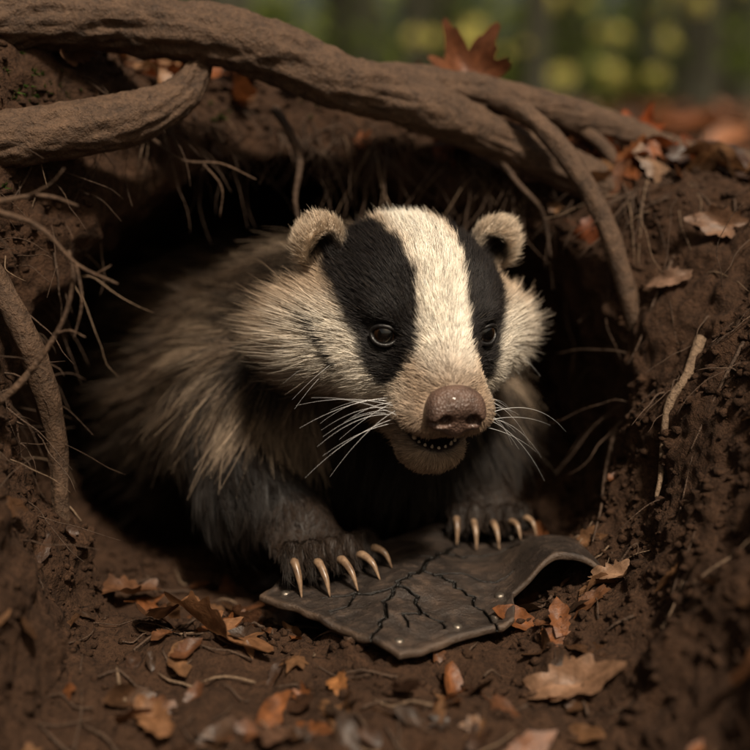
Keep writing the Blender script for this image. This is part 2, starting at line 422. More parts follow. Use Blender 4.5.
for i in range(3000):
    r=random.uniform(.9,9)**1; an=random.uniform(-1.0,1.0); x=math.sin(an)*r; y=math.cos(an)*r
    if abs(x)<.74 and y<.95: continue
    z=float(Hf(np.array([x]),np.array([y]))[0])+.06*float(fbm(np.array([[x,y,.36]]),1.7,3,2)[0])*min(1,max(0,(r-.9)/2.1))+.01
    put_leaf(lit,(x,y,z),(random.gauss(0,.4),random.gauss(0,.4),1),random.uniform(.03,.07),'oak',random.choice(PAL),.5,8,1,seed=i)
lit.make('leaf_litter',LEAF)
ma=Acc(); rsm=np.random.default_rng(5)
for (x,y,z,R_,cnt) in [(-.285,-.02,.345,.022,260),(-.31,-.06,.30,.018,160),(-.085,.15,.462,.014,140),(-.3,.1,.40,.02,160),(-.20,-.27,.06,.008,30)]:
    for q in range(cnt):
        s0=Vector((x+rsm.normal()*R_,y+rsm.normal()*R_*.6,z+rsm.normal()*R_*.5)); l,nn,_,_=bvh.find_nearest(s0)
        p=np.array(l); nd=np.array(nn)+rsm.normal(size=3)*.5; nd/=np.linalg.norm(nd); sd_=np.cross(nd,rsm.normal(size=3)); sd_/=np.linalg.norm(sd_); Lm=rsm.uniform(.003,.008)
        cM=np.array([.04,.07,.015])*rsm.uniform(.5,1.6)
        ma.add(np.array([p-sd_*.0009,p+sd_*.0009,p+nd*Lm]),[(0,1,2)],cM)
ma.make('moss',GREEN)
print('leaves',time.time()-T0)
ico=np.array([(0,0,1),(.894,0,.447),(.276,.851,.447),(-.724,.526,.447),(-.724,-.526,.447),(.276,-.851,.447),(.724,.526,-.447),(-.276,.851,-.447),(-.894,0,-.447),(-.276,-.851,-.447),(.724,-.526,-.447),(0,0,-1)])
icf=[(0,1,2),(0,2,3),(0,3,4),(0,4,5),(0,5,1),(1,6,2),(2,7,3),(3,8,4),(4,9,5),(5,10,1),(2,6,7),(3,7,8),(4,8,9),(5,9,10),(1,10,6),(6,11,7),(7,11,8),(8,11,9),(9,11,10),(10,11,6)]
sel=np.where((abs(TV[:,0])<.45)&(TV[:,1]>-.4)&(TV[:,1]<.35)&(TN[:,2]>.15)&(TV[:,2]>-.1))[0]
M=22000; ids=rng.choice(sel,M); sz=.0006+.0045*rng.random(M)**4
keep=fbm(TV[ids],.07,77,2)>-.25; ids=ids[keep]; sz=sz[keep]; M=len(ids)
cv=ico[None]*(1+.3*rng.standard_normal((M,12,1)))*sz[:,None,None]*np.array([1,1,.75])+TV[ids][:,None]+np.array([0,0,.3])*sz[:,None,None]
cf=(np.array(icf)[None]+12*np.arange(M)[:,None,None]).reshape(-1,3)
mk('soil_crumbs',cv.reshape(-1,3),cf,SOIL)
st=Acc(); st2=Acc()
for i in range(230):
    x=random.uniform(-.25,.27); y=random.uniform(-.35,.1); L=random.uniform(.01,.05); a=random.uniform(0,3.14); pts=[]
    for k in range(4):
        xx=x+math.cos(a)*L*k/3+random.gauss(0,.001); yy=y+math.sin(a)*L*k/3+random.gauss(0,.001); l,_=down(xx,yy,.3)
        if l is None or (pts and abs(l.z-pts[-1][2])>.02): break
        pts.append((xx,yy,l.z+.002+random.random()*.002))
    if len(pts)==4:
        v,f=tube(pts,[.0009*random.uniform(.4,1.4)]*3+[.0003],5,.008); (st if random.random()<.7 else st2).add(v,f)
st.make('forest_debris',BARKD); st2.make('forest_debris',BARKP)

# ---------------------------------------------------------------- cracked plate
poly=np.array([(-.090,-.03),(-.035,-.085),(.017,-.142),(.0575,-.112),(.104,-.088),(.107,-.052),(.138,-.042),(.174,-.040),(.196,-.025),(.206,.025),(.180,.070),(.140,.11),(.10,.135),(.05,.135),(.02,.10),(-.02,.07),(-.065,.03)])
def polysd(x,y):
    P=np.stack([x,y],1); d=np.full(len(x),9.); s=np.zeros(len(x),dtype=bool)
    for i in range(len(poly)):
        a=poly[i]; b=poly[(i+1)%len(poly)]; e=b-a; w=P-a
        t=np.clip((w@e)/(e@e),0,1); d=np.minimum(d,np.hypot(*(w-t[:,None]*e).T))
        c=((a[1]>y)!=(b[1]>y)); xi=a[0]+(y-a[1])/(e[1] if e[1]!=0 else 1e-9)*e[0]
        s^=c&(x<xi)
    return np.where(s,-d,d)
def pz(x,y):
    hump=.037*np.exp(-(np.abs(x-.148)/.036)**3)*ss(.13,-.02,y)
    dome=.013*np.exp(-((x-.03)/.09)**2-((y-.0)/.09)**2)
    ridge=.006*np.exp(-((x-.03-.2*y)/.02)**2)
    return .013+hump+dome+ridge*.6
CR=[([(.09,.127),(.078,.09),(.0585,.045),(.047,.02),(.036,-.013),(.022,-.03),(.0155,-.043),(.009,-.062),(.007,-.086),(-.002,-.118)],.0019),
 ([(.0585,.045),(.072,.036),(.085,.042),(.11,.05),(.14,.045)],.0010),([(.036,-.013),(.05,-.015),(.062,-.032),(.075,-.045),(.082,-.075),(.09,-.097)],.0011),
 ([(.0155,-.043),(.03,-.055),(.033,-.075),(.047,-.088),(.05,-.1)],.0013),([(.0155,-.043),(-.004,-.048),(-.015,-.04),(-.04,-.045)],.0012),
 ([(.05,-.015),(.07,-.008),(.09,-.02),(.11,-.015)],.0009),([(.078,.09),(.06,.1),(.045,.095)],.0008),([(-.015,-.04),(-.02,-.06),(-.034,-.07)],.0009),
 ([(.033,-.075),(.022,-.085),(.024,-.1)],.0008),([(.047,.02),(.028,.022),(.012,.012)],.0009),([(.11,.05),(.12,.03),(.15,.02)],.0008)]
CRs=[]
for pts,w in CR:
    P=np.array(pts); t=np.linspace(0,len(P)-1,(len(P)-1)*4+1); q=np.stack([np.interp(t,range(len(P)),P[:,k]) for k in (0,1)],1)
    q[1:-1]+=rng.normal(0,.0014,(len(q)-2,2)); CRs.append((q,w))
def crackd(x,y):
    P=np.stack([x,y],1); d=np.full(len(x),9.)
    for q,w in CRs:
        for i in range(len(q)-1):
            a=q[i];e=q[i+1]-a; ww=P-a; t=np.clip((ww@e)/(e@e),0,1)
            d=np.minimum(d,np.hypot(*(ww-t[:,None]*e).T)-w*(1-.5*i/len(q)))
    return d
h=.0009; lo=(-.10,-.152,0.0); hi=(.218,.15,.068)
xs=lo[0]+h*np.arange(int((hi[0]-lo[0])/h)+1); ys=lo[1]+h*np.arange(int((hi[1]-lo[1])/h)+1); zs=lo[2]+h*np.arange(int((hi[2]-lo[2])/h)+1)
XX,YY=np.meshgrid(xs,ys,indexing='ij'); xf=XX.ravel(); yf=YY.ravel()
PD=polysd(xf,yf)+.0016*vnoise(np.stack([xf,yf,0*xf],1),.012,4); CD=crackd(xf,yf); ZP=pz(xf,yf)+.0013*fbm(np.stack([xf,yf,0*xf],1),.02,8,2)
ZP=ZP+.0010*ss(-.0075,-.0055,PD)+.0009*np.exp(-np.maximum(CD,0)/.003)
s=lambda a:a.reshape(len(xs),len(ys),1)
zz=zs[None,None,:]
Fp=np.maximum(0,np.abs(zz-s(ZP))-.0008)-.0024
Fp=smax(Fp,s(PD),.0028)
gr=np.maximum(s(CD)*1.0,(s(ZP)-.0012)-zz)
Fp=smax(Fp,-gr,.0006).astype(np.float32)
PV,PF=surface_nets(Fp,lo,h)
pc=crackd(PV[:,0],PV[:,1]); pe=polysd(PV[:,0],PV[:,1])
cols=np.stack([ss(.0018,-.0003,pc),ss(-.0035,-.0005,pe)*(.5+.5*vnoise(PV,.012,91)),np.zeros(len(PV))],1)
t=NT('worn_leather'); c=t.co(); a=t.n('ShaderNodeAttribute',attribute_name='col'); sp=t.n('ShaderNodeSeparateColor'); t.l(a.outputs['Color'],sp.inputs[0])
n1=t.noise(22,8,.7,c); n3=t.noise(90,8,.75,c)
col=t.ramp(n1,[(.3,(.016,.013,.0115)),(.55,(.038,.029,.024)),(.78,(.085,.056,.040))])
col=t.mix(t.ramp(n3,[(.5,(0,0,0)),(.72,(.6,.6,.6))]),col,(.12,.080,.056))
col=t.mix(sp.outputs[1],col,(.11,.072,.048)); col=t.mix(sp.outputs[0],col,(.004,.003,.002))
t.l(col,t.b.inputs['Base Color']); rr=t.ramp(n3,[(.3,(.24,.24,.24)),(.75,(.48,.48,.48))]); t.l(rr,t.b.inputs['Roughness'])
vv=t.n('ShaderNodeTexVoronoi',Scale=380.0); t.l(c,vv.inputs['Vector'])
t.l(t.bump(vv.outputs['Distance'],.3,.0008,t.bump(n3,.9,.0025)),t.b.inputs['Normal'])
plate_e=empty('cracked_leather_armor_plate')
mk('plate',PV,PF,t.m,True,cols,plate_e)
RV=m_plain('aged_rivet',(.20,.17,.14),.4,300); RV.node_tree.nodes['Principled BSDF'].inputs['Metallic'].default_value=.8
ri=Acc()
for (x,y) in [(.017,-.122),(.090,-.078),(.096,-.045),(.060,-.095),(.186,.0),(.12,.1),(-.070,-.03)]:
    z=float(pz(np.array([x]),np.array([y]))[0])+.0033
    v=[];f=[]
    for k,(rr_,zz_) in enumerate([(.0042,-.001),(.0041,.0006),(.0028,.0018),(.0010,.0022)]):
        for j in range(14): v.append((x+rr_*math.cos(j*math.tau/14),y+rr_*math.sin(j*math.tau/14),z+zz_))
    for k in range(3):
        for j in range(14): f.append((k*14+j,k*14+(j+1)%14,(k+1)*14+(j+1)%14,(k+1)*14+j))
    f.append(tuple(42+j for j in range(14))); ri.add(np.array(v),f)
ri.make('rivets',RV,plate_e)
print('plate',time.time()-T0)

# ---------------------------------------------------------------- badger
yaw=math.radians(16); pit=math.radians(15); roll=math.radians(2.5)
f0=np.array([math.sin(yaw),-math.cos(yaw),0]); r0=np.array([math.cos(yaw),math.sin(yaw),0]); z0=np.array([0,0,1.])
f=math.cos(pit)*f0-math.sin(pit)*z0; u_=math.sin(pit)*f0+math.cos(pit)*z0
u=math.cos(roll)*u_+math.sin(roll)*r0; r_=math.cos(roll)*r0-math.sin(roll)*u_
HM=np.stack([r_,f,u],1)
NOSE=np.array([0,.128,-.040])
S=np.array([.0575,-.07,.176])-HM@NOSE
toL=lambda P:(P-S)@HM
toW=lambda L:np.asarray(L)@HM.T+S
EYE=np.array([.0385,.0645,-.006])
MO=np.array([0,.106,-.0745])
def mo(L,r):
    Q=L.copy(); Q[:,2]-=np.minimum(11*L[:,0]**2,.015); return ell(Q,MO,r)
EARC=(.074,-.018,.035)
def head(P):
    L=toL(P); A=L.copy(); A[:,0]=np.abs(A[:,0])
    d=ell(L,(0,-.005,.000),(.066,.072,.055))
    d=smin(d,rc(L,(0,.034,.002),(0,.096,-.028),.045,.026),.03)
    d=smin(d,ell(A,(.054,-.002,-.036),(.046,.050,.044)),.03)
    d=smin(d,ell(A,(.036,.038,-.040),(.035,.037,.034)),.02)
    d=smin(d,ell(L,(0,.088,-.047),(.037,.040,.025)),.018)
    d=smin(d,ell(A,(.017,.106,-.052),(.022,.021,.017)),.01)
    d=smin(d,rc(L,(0,.02,-.068),(0,.086,-.088),.038,.021),.014)
    d=smin(d,ell(L,(0,.092,-.090),(.025,.021,.0145)),.014)
    d=smin(d,ell(A,(.032,.053,.009),(.018,.019,.009)),.014)
    d=smax(d,-mo(L,(.037,.028,.0064)),.003)
    d=smax(d,-(np.sqrt(((A-(EYE+np.array([.004,.008,0])))**2).sum(1))-.0105),.004)
    ec=np.array(EARC)
    e=ell(A,ec,(.0185,.0095,.0205)); e=smax(e,-ell(A,ec+np.array([-.003,.011,-.006]),(.0135,.011,.018)),.004)
    return smin(d,e,.016)
def torso(P):
    d=rc(P,(.01,.11,.215),(-.035,.20,.155),.066,.105)
    d=smin(d,rc(P,(-.035,.20,.15),(-.155,.32,.11),.105,.128),.04)
    d=smin(d,rc(P,(-.155,.32,.11),(-.23,.58,.06),.128,.11),.04)
    d=smin(d,ell(P,(.02,.175,.09),(.085,.06,.07)),.03)
    d=smin(d,ell(P,(.075,.20,.10),(.05,.05,.085)),.03)
    d=smin(d,ell(P,(-.115,.165,.115),(.062,.075,.085)),.03)
    return d
PAWS=[(np.array([-.048,.022,.040]),np.array([.46,-.888]),1.15),(np.array([.100,.118,.038]),np.array([.04,-1.]),1.0)]
def pawpts(i):
    c,g,s=PAWS[i]; side=np.array([-g[1],g[0]]); out=[]
    for k in range(5):
        o=(k-2)
        base=c+np.array([*(side*o*.0122*s+g*.010),.000]); fan=g+side*o*.14; fan/=np.linalg.norm(fan)
        Lt=(.028-.0022*o*o)*s
        knu=base+np.array([*(fan*Lt*.55),.007]); tip=base+np.array([*(fan*Lt),-.003])
        out.append((base,knu,tip,fan))
    return out
def legs(P):
    d=rc(P,(-.118,.14,.105),(-.108,.085,.064),.055,.041); d=smin(d,rc(P,(-.108,.085,.064),(-.062,.045,.047),.041,.026),.015)
    e=rc(P,(.08,.19,.10),(.092,.155,.065),.045,.034); e=smin(e,rc(P,(.092,.155,.065),(.100,.130,.046),.034,.023),.015)
    d=np.minimum(d,e)
    for i in (0,1):
        c,g,s=PAWS[i]
        d=smin(d,ell(P,c-np.array([*(g*.004),.002]),(.031*s,.027*s,.015)),.012)
        for base,knu,tip,fan in pawpts(i):
            t=np.minimum(rc(P,base,knu,.0080*s,.0078*s),rc(P,knu,tip,.0078*s,.0062*s)); d=smin(d,t,.0022)
    return d
def body(P): return smin(smin(head(P),torso(P),.03),legs(P),.02)
parts=[]
def part(fn,lo,hi,h):
    F=grid_eval(fn,lo,hi,h); parts.append(surface_nets(F,lo,h))
part(lambda P:body(P)+.0025,(-.42,-.03,-.1),(.2,.70,.33),.005)
part(body,tuple(S-.140),tuple(S+.125),.0020)
for i in (0,1):
    c=PAWS[i][0]; part(body,tuple(c-np.array([.065,.065,.035])),tuple(c+np.array([.065,.05,.035])),.0015)
print('sdf done',time.time()-T0)
def grad(P,fn=body,e=.0012):
    g=np.stack([fn(P+np.eye(3)[k]*e)-fn(P-np.eye(3)[k]*e) for k in range(3)],1); return g/(np.linalg.norm(g,axis=1)[:,None]+1e-9)
BLACK=np.array([.016,.0135,.013]); WHITE=np.array([.88,.82,.71]); CREAM=np.array([.55,.42,.30]); TAN=np.array([.135,.086,.054]); DARK=np.array([.020,.014,.010])
def lerp(a,b,t): return a+(b-a)*t[:,None]
def headcol(P):
    L=toL(P); nz=fbm(P,.008,50,2)*.0026; a=np.abs(L[:,0])+nz; b=L[:,1]; c=L[:,2]+nz
    w=np.interp(b,[-.09,-.03,.03,.06,.09,.115],[.032,.029,.023,.0195,.0185,.030])
    cl=np.interp(b,[-.09,-.03,.0,.03,.055,.075,.092,.102],[.022,.006,-.006,-.020,-.036,-.043,-.036,.015])
    wa=np.interp(c,[-.05,-.03,-.01,.02,.05],[.038,.050,.059,.071,.085])
    blk=ss(w-.002,w+.002,a)*ss(cl-.004,cl+.003,c)*ss(.104,.09,b)*ss(wa+.005,wa-.003,a)
    C=np.tile(CREAM,(len(P),1))
    C=lerp(C,WHITE[None],ss(.03,.012,a)*ss(-.03,-.01,c))
    C=lerp(C,WHITE[None]*.88,.85*ss(.02,.05,a)*ss(.02,-.01,c)*ss(.0,.04,b))
    C=lerp(C,np.array([[.33,.235,.165]]),.75*ss(.090,.122,b)*ss(-.075,-.055,c))
    C=lerp(C,np.array([[.36,.27,.19]]),.75*ss(.05,.085,b)*ss(-.070,-.080,c))
    mott=.5+.5*fbm(P,.02,52,2)
    C=lerp(C,np.array([[.22,.135,.082]]),np.clip(.5+.6*mott,0,1)*ss(.03,-.04,b)*ss(.02,-.015,c))
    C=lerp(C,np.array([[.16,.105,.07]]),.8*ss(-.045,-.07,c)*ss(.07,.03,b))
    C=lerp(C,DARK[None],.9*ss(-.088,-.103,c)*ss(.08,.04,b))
    C=lerp(C,BLACK[None],blk)
    m=mo(L-np.array([0,.003,0]),(.045,.034,.0092)); C=lerp(C,BLACK[None]*1.5,ss(.002,-.002,m))
    A=L.copy();A[:,0]=np.abs(A[:,0]); ec=np.array(EARC); ear=ell(A,ec+np.array([0,0,.002]),(.024,.018,.025))
    ei=ss(.001,-.001,ear)*ss(-.026,-.004,(A[:,2]-ec[2])+.9*(A[:,0]-ec[0]))
    din=np.hypot(A[:,0]-ec[0]+.006,(A[:,2]-ec[2]+.011)*.75)
    EC=lerp(np.tile(np.array([.022,.015,.012]),(len(P),1)),np.array([[.68,.56,.43]]),ss(.0115,.0165,din+.002*nz/.002))
    C=lerp(C,EC,ei)
    p0=np.array([-.082,-.014]);p1=np.array([-.070,-.040]); Q=L[:,[0,2]]; e=p1-p0; t=np.clip(((Q-p0)@e)/(e@e),0,1); dd=np.hypot(*(Q-p0-t[:,None]*e).T)
    C=lerp(C,BLACK[None]*1.2,ss(.0026,.0010,dd)*(b>-.02))
    return C
def torsocol(P):
    x,y,z=P.T; s=np.linalg.norm(P-S,axis=1)
    st=vnoise(P*np.array([1,.35,.6]),.009,61)*.6+vnoise(P,.045,62)*.4
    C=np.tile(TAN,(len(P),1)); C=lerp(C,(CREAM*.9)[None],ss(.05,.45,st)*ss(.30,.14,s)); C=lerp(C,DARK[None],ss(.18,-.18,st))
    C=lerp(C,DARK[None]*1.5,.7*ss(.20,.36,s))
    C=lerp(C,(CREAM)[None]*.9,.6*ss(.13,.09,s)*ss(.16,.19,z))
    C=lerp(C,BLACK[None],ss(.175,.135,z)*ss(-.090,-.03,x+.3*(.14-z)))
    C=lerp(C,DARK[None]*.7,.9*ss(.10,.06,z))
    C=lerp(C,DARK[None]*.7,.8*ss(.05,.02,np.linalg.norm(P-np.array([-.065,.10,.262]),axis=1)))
    return C
def allcol(P):
    dh=head(P);dt=torso(P);dl=legs(P)
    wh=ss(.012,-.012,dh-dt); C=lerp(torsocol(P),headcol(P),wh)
    wl=ss(.01,-.012,dl-np.minimum(dt,dh)); LC=np.tile(np.array([.012,.0085,.0065]),(len(P),1))
    pdd=np.minimum(np.linalg.norm(P-PAWS[0][0],axis=1),np.linalg.norm(P-PAWS[1][0],axis=1)); LC=lerp(LC,np.array([[.032,.021,.015]]),ss(.06,.03,pdd))
    C=C+(LC-C)*wl[:,None]
    return C,wh,wl
badger=empty('badger')
BV=np.concatenate([p[0] for p in parts]); off=0; BF=[]
for v,q in parts: BF.append(q+off); off+=len(v)
BF=np.concatenate(BF); C0,w0,_=allcol(BV)
L=toL(BV); ins=mo(L,(.041,.032,.0086))<0
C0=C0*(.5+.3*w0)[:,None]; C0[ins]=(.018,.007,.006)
mk('body',BV,BF,m_skin(),True,C0,badger)
def sample(v,q,N):
    a,b,c,d=[v[q[:,i]] for i in range(4)]
    ar=np.linalg.norm(np.cross(c-a,d-b),axis=1); i=rng.choice(len(q),N,p=ar/ar.sum()); s=rng.random((N,1));t=rng.random((N,1))
    return (a[i]*(1-s)+b[i]*s)*(1-t)+(d[i]*(1-s)+c[i]*s)*t
R=[sample(*parts[0],150000),sample(*parts[1],170000),sample(*parts[2],15000),sample(*parts[3],12000)]
r=R[0]; inb=((r-S>-.133)&(r-S<.122)).all(1); r=r[~inb]; r=r[(r[:,2]>-.01)&(r[:,1]<.5)]; R[0]=r
P=np.concatenate(R); P=P-body(P)[:,None]*grad(P)
N=grad(P); L=toL(P); A=L.copy(); A[:,0]=np.abs(A[:,0])
keep=np.ones(len(P),bool)
keep&=mo(L,(.040,.031,.0080))>0
keep&=ell(L,(0,.130,-.038),(.0240,.017,.0190))>0
ed=np.linalg.norm((A-EYE)*np.array([1,1,1.2]),axis=1); keep&=ed>.0122
keep&=~((N[:,1]>.6)&(P[:,1]<.5)&(L[:,1]<-.03))
for i in (0,1):
    for base,knu,tip,fan in pawpts(i): keep&=np.linalg.norm(P-(tip+np.array([*fan*.004,-.001])),axis=1)>.0055
    keep&=~((np.linalg.norm(P-PAWS[i][0],axis=1)<.05)&(N[:,2]<-.3))
P=P[keep];N=N[keep];L=L[keep];A=A[keep];ed=ed[keep]
C,wh,wl=allcol(P)
b=L[:,1];c=L[:,2];a=A[:,0]; n=len(P)
lh=np.interp(b,[-.08,-.02,.04,.08,.115,.13],[.022,.015,.0085,.006,.004,.003])
lh=lh+.036*ss(.045,.085,a)*ss(.055,.0,b)*ss(.02,-.03,c)+.012*ss(-.06,-.095,c)*ss(.085,.03,b)
ear=ell(A,np.array(EARC)+np.array([0,0,.004]),(.0225,.017,.0235))<0; lh=np.where(ear,.0068,lh)
lh=lh*np.clip(.28+(ed-.0115)/.018,.28,1)
lt=.036+.008*rng.standard_normal(n); lt=lt*(1-.45*ss(.12,.07,P[:,2])*ss(.24,.16,P[:,1]))
ln=lt*(1-wh)+lh*wh; pd=np.minimum(np.linalg.norm(P-PAWS[0][0],axis=1),np.linalg.norm(P-PAWS[1][0],axis=1))
ll=np.interp(pd,[.03,.045,.08],[.0040,.008,.020]); ln=ln*(1-wl)+ll*wl
ln*=np.clip(1+.28*rng.standard_normal(n),.4,1.9)
sg=np.sign(L[:,0])
vh=-f[None]*1.0+ (r_[None]*sg[:,None])*(.6*ss(.02,.06,a))[:,None] - z0[None]*(.55*ss(.0,-.05,c))[:,None]+u[None]*(.25*ss(.0,.03,c))[:,None]
vh=np.where(ear[:,None],u[None]*.8+r_[None]*sg[:,None]*.5,vh)
vt=np.array([-.6,.65,-.45])[None]+np.zeros((n,3)); fr=ss(.18,.10,P[:,1])[:,None]*ss(.22,.15,P[:,2])[:,None]
vt=vt*(1-fr)+np.array([-.15,.1,-1.])*fr; rt=ss(.03,.09,P[:,0])[:,None]; vt=vt*(1-rt)+np.array([.15,.25,-1.])*rt
vl=np.tile(np.array([.15,-.4,-.75]),(n,1)); near=ss(.06,.03,pd)[:,None]; vl=vl*(1-near)+np.array([.2,-.95,-.1])*near
v=vt*(1-wh)[:,None]+vh*wh[:,None]; v=v*(1-wl)[:,None]+vl*wl[:,None]
jit=np.stack([fbm(P,.03,80+k,2) for k in range(3)],1); v=v+jit*.45*(1-.5*wh[:,None])
v=v-(v*N).sum(1)[:,None]*N; v/=np.linalg.norm(v,axis=1)[:,None]+1e-9
lift=.32*(1-wh)+.24*wh; lift=lift*(1-wl)+.22*wl; lift=lift+.08*rng.standard_normal(n); lift=np.where(ear,.5,lift)
D=v*(1-lift[:,None])+N*lift[:,None]+rng.standard_normal((n,3))*.10; D/=np.linalg.norm(D,axis=1)[:,None]
K=6; s=np.linspace(0,1,K)
pts=P[:,None]+ln[:,None,None]*(s[None,:,None]*D[:,None]+(s**2)[None,:,None]*(v*.18-N*.10-z0*.12*(1-wh)[:,None])[:,None])
m=max(1,n//20); ci=rng.choice(n,m,replace=False); kd=KDTree(m)
for k,i in enumerate(ci): kd.insert(P[i],k)
kd.balance(); cid=np.array([ci[kd.find(p)[1]] for p in P.tolist()])
amt=(.68*(1-wh)+.32*wh); amt=np.where(ear,.1,amt)*np.clip(1+.3*rng.standard_normal(n),0,1.3)
sc=(ln/np.maximum(ln[cid],1e-4))
tgt=P[cid][:,None]+(pts[cid]-P[cid][:,None])*sc[:,None,None]
dist=np.linalg.norm(P-P[cid],axis=1); amt=np.where(dist<.02,amt,0)
pts=pts+(tgt-pts)*(amt[:,None]*(s[None]**1.3))[:,:,None]
cc=np.repeat(C[:,None],K,1); 
var=np.clip(1+(.22-.04*wh)*rng.standard_normal(n)+(.22-.10*wh)*rng.standard_normal(n)[cid],.4,1.7); cc=cc*var[:,None,None]
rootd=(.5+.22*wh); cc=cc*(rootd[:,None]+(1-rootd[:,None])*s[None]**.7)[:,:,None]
grz=(1-wh)*(1-wl); blackness=ss(.08,.03,C.mean(1))
band=np.exp(-((s-.6)/.22)**2)[None]*(grz*.9*(rng.random(n)[cid]<.7))[:,None]
cc=cc*(1-band[:,:,None])+DARK*band[:,:,None]
tipm=ss(.7,1,s)[None]*(grz*.65*(1-.85*blackness)*(rng.random(n)<.38))[:,None]
cc=cc*(1-tipm[:,:,None])+(CREAM*1.1)*tipm[:,:,None]
sw=(rng.random(n)<.06)&(wh>.5); cc[sw]=cc[sw]*.55+CREAM*.05
rad=(.00018*wh+.00028*(1-wh)); rad=rad*(1-wl)+.00020*wl
rd=rad[:,None]*(1-.85*s[None]**1.5)*np.clip(1+.25*rng.standard_normal(n),.5,1.6)[:,None]
def hair(name,pts,rd,cc,mat):
    n,K,_=pts.shape; cu=bpy.data.hair_curves.new(name); cu.add_curves([K]*n)
    cu.attributes['position'].data.foreach_set('vector',pts.astype(np.float32).ravel())
    ra=cu.attributes.get('radius') or cu.attributes.new('radius','FLOAT','POINT'); ra.data.foreach_set('value',rd.astype(np.float32).ravel())
    ca=cu.attributes.new('fcol','FLOAT_COLOR','POINT'); c4=np.ones((n,K,4),dtype=np.float32); c4[:,:,:3]=np.clip(cc,0,1); ca.data.foreach_set('color',c4.ravel())
    cu.materials.append(mat); o=link(bpy.data.objects.new(name,cu)); o.parent=badger; return o
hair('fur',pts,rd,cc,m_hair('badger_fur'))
print('fur',n,time.time()-T0)
wp=[];
for sgn in (-1,1):
    for i in range(18):
        if i<14: p=np.array([sgn*random.uniform(.026,.036),random.uniform(.08,.115),random.uniform(-.062,-.042)]); Lw=random.uniform(.035,.088)
        else: p=np.array([sgn*random.uniform(.05,.06),random.uniform(.03,.05),random.uniform(-.04,-.01)]); Lw=random.uniform(.04,.06)
        d=np.array([sgn*1.0,random.uniform(-.6,.35),random.uniform(-.45,.5)]); d/=np.linalg.norm(d); s8=np.linspace(0,1,9)[:,None]
        q=p+d*Lw*s8+np.array([0,random.uniform(-.25,.0),random.uniform(-.75,-.25)])*Lw*s8**2; wp.append(toW(q))
wp=np.array(wp); wr=np.tile(.00017*(1-.8*np.linspace(0,1,9)),(len(wp),1))
hair('whiskers',wp,wr,np.full((len(wp),9,3),.75),m_hair('whisker_hair',.3,.6))
def nose(P):
    L=toL(P)-np.array([0,0,-.014]); A=L.copy();A[:,0]=np.abs(A[:,0])
    d=ell(L,(0,.127,-.020),(.0215,.015,.0135)); d=smin(d,ell(A,(.0125,.131,-.027),(.0105,.011,.0115)),.005)
    d=smin(d,ell(L,(0,.128,-.035),(.010,.012,.010)),.006)
    d=smax(d,-ell(A,(.0102,.1440,-.0275),(.0054,.013,.0052)),.0025); d=smax(d,-rc(A,(.013,.142,-.029),(.0235,.133,-.032),.0030,.0014),.002)
    d=smax(d,-rc(A,(0,.146,-.022),(0,.140,-.047),.0013,.0018),.002)
    return d
c=toW((0,.132,-.040)); lo=tuple(c-.036); F=grid_eval(nose,lo,tuple(c+.036),.0009); v,q=surface_nets(F,lo,.0009)
t=NT('nose_leather'); co=t.co(); vv=t.n('ShaderNodeTexVoronoi',Scale=620.0); t.l(co,vv.inputs['Vector']); nn=t.noise(70,4,.6,co)
t.l(t.ramp(nn,[(.3,(.050,.030,.023)),(.7,(.145,.088,.066))]),t.b.inputs['Base Color']); t.b.inputs['Roughness'].default_value=.42
t.l(t.bump(vv.outputs['Distance'],.6,.0016),t.b.inputs['Normal']); t.b.inputs['Coat Weight'].default_value=.12
mk('nose',v,q,t.m,True,None,badger)
EM=NT('eye'); EM.b.inputs['Roughness'].default_value=.03; EM.b.inputs['Coat Weight'].default_value=1.; EM.b.inputs['IOR'].default_value=1.45
a_=EM.n('ShaderNodeAttribute',attribute_name='col'); EM.l(a_.outputs['Color'],EM.b.inputs['Base Color'])
LID=m_plain('eyelid',(.010,.009,.009),.4,500)
def sphere(c,rad,axis,n=28,m=40):
    V=[];F=[];C=[]
    q=Vector(axis).to_track_quat('Z','Y').to_matrix(); q=np.array(q)
    for i in range(n+1):
        th=math.pi*i/n
        for j in range(m):
            p=np.array([math.sin(th)*math.cos(j*math.tau/m),math.sin(th)*math.sin(j*math.tau/m),math.cos(th)])
            V.append(q@p*rad+c); dg_=math.degrees(th)
            C.append((.002,.002,.002) if dg_<33 else ((.020,.010,.005) if dg_<52 else (.006,.004,.004)))
    for i in range(n):
        for j in range(m): F.append((i*m+j,(i+1)*m+j,(i+1)*m+(j+1)%m,i*m+(j+1)%m))
    return np.array(V),F,np.array(C)
for sgn in (-1,1):
    ax=np.array([sgn*.40,.90,.12]); ax/=np.linalg.norm(ax)
    ew=toW(np.array([sgn*EYE[0],EYE[1],EYE[2]])+ax*.0005); axw=HM@ax
    lookw=np.array([.10,-.99,.02]); V_,F_,C_=sphere(ew,.0102,lookw*.7+axw*.4); mk('eye',V_,F_,EM.m,True,C_,badger)
    x_=np.cross(axw,u); x_/=np.linalg.norm(x_); y_=np.cross(x_,axw); ring=[]
    for k in range(33):
        t_=k*math.tau/32; ex=.0100*math.cos(t_); ey=.0074*math.sin(t_)
        zz_=math.sqrt(max(0,.0110**2-ex*ex-ey*ey)); ring.append(ew+x_*ex+y_*(-ey)+axw*zz_)
    v,fc=tube(ring,[.0016]*33,8,.0015); mk('eyelid',v,fc,LID,True,None,badger)
CL=NT('claw_horn'); cc_=CL.co(); nn=CL.noise(160,6,.6,cc_); CL.l(CL.ramp(nn,[(.3,(.10,.06,.036)),(.7,(.30,.20,.125))]),CL.b.inputs['Base Color']); CL.b.inputs['Roughness'].default_value=.33
ca=Acc()
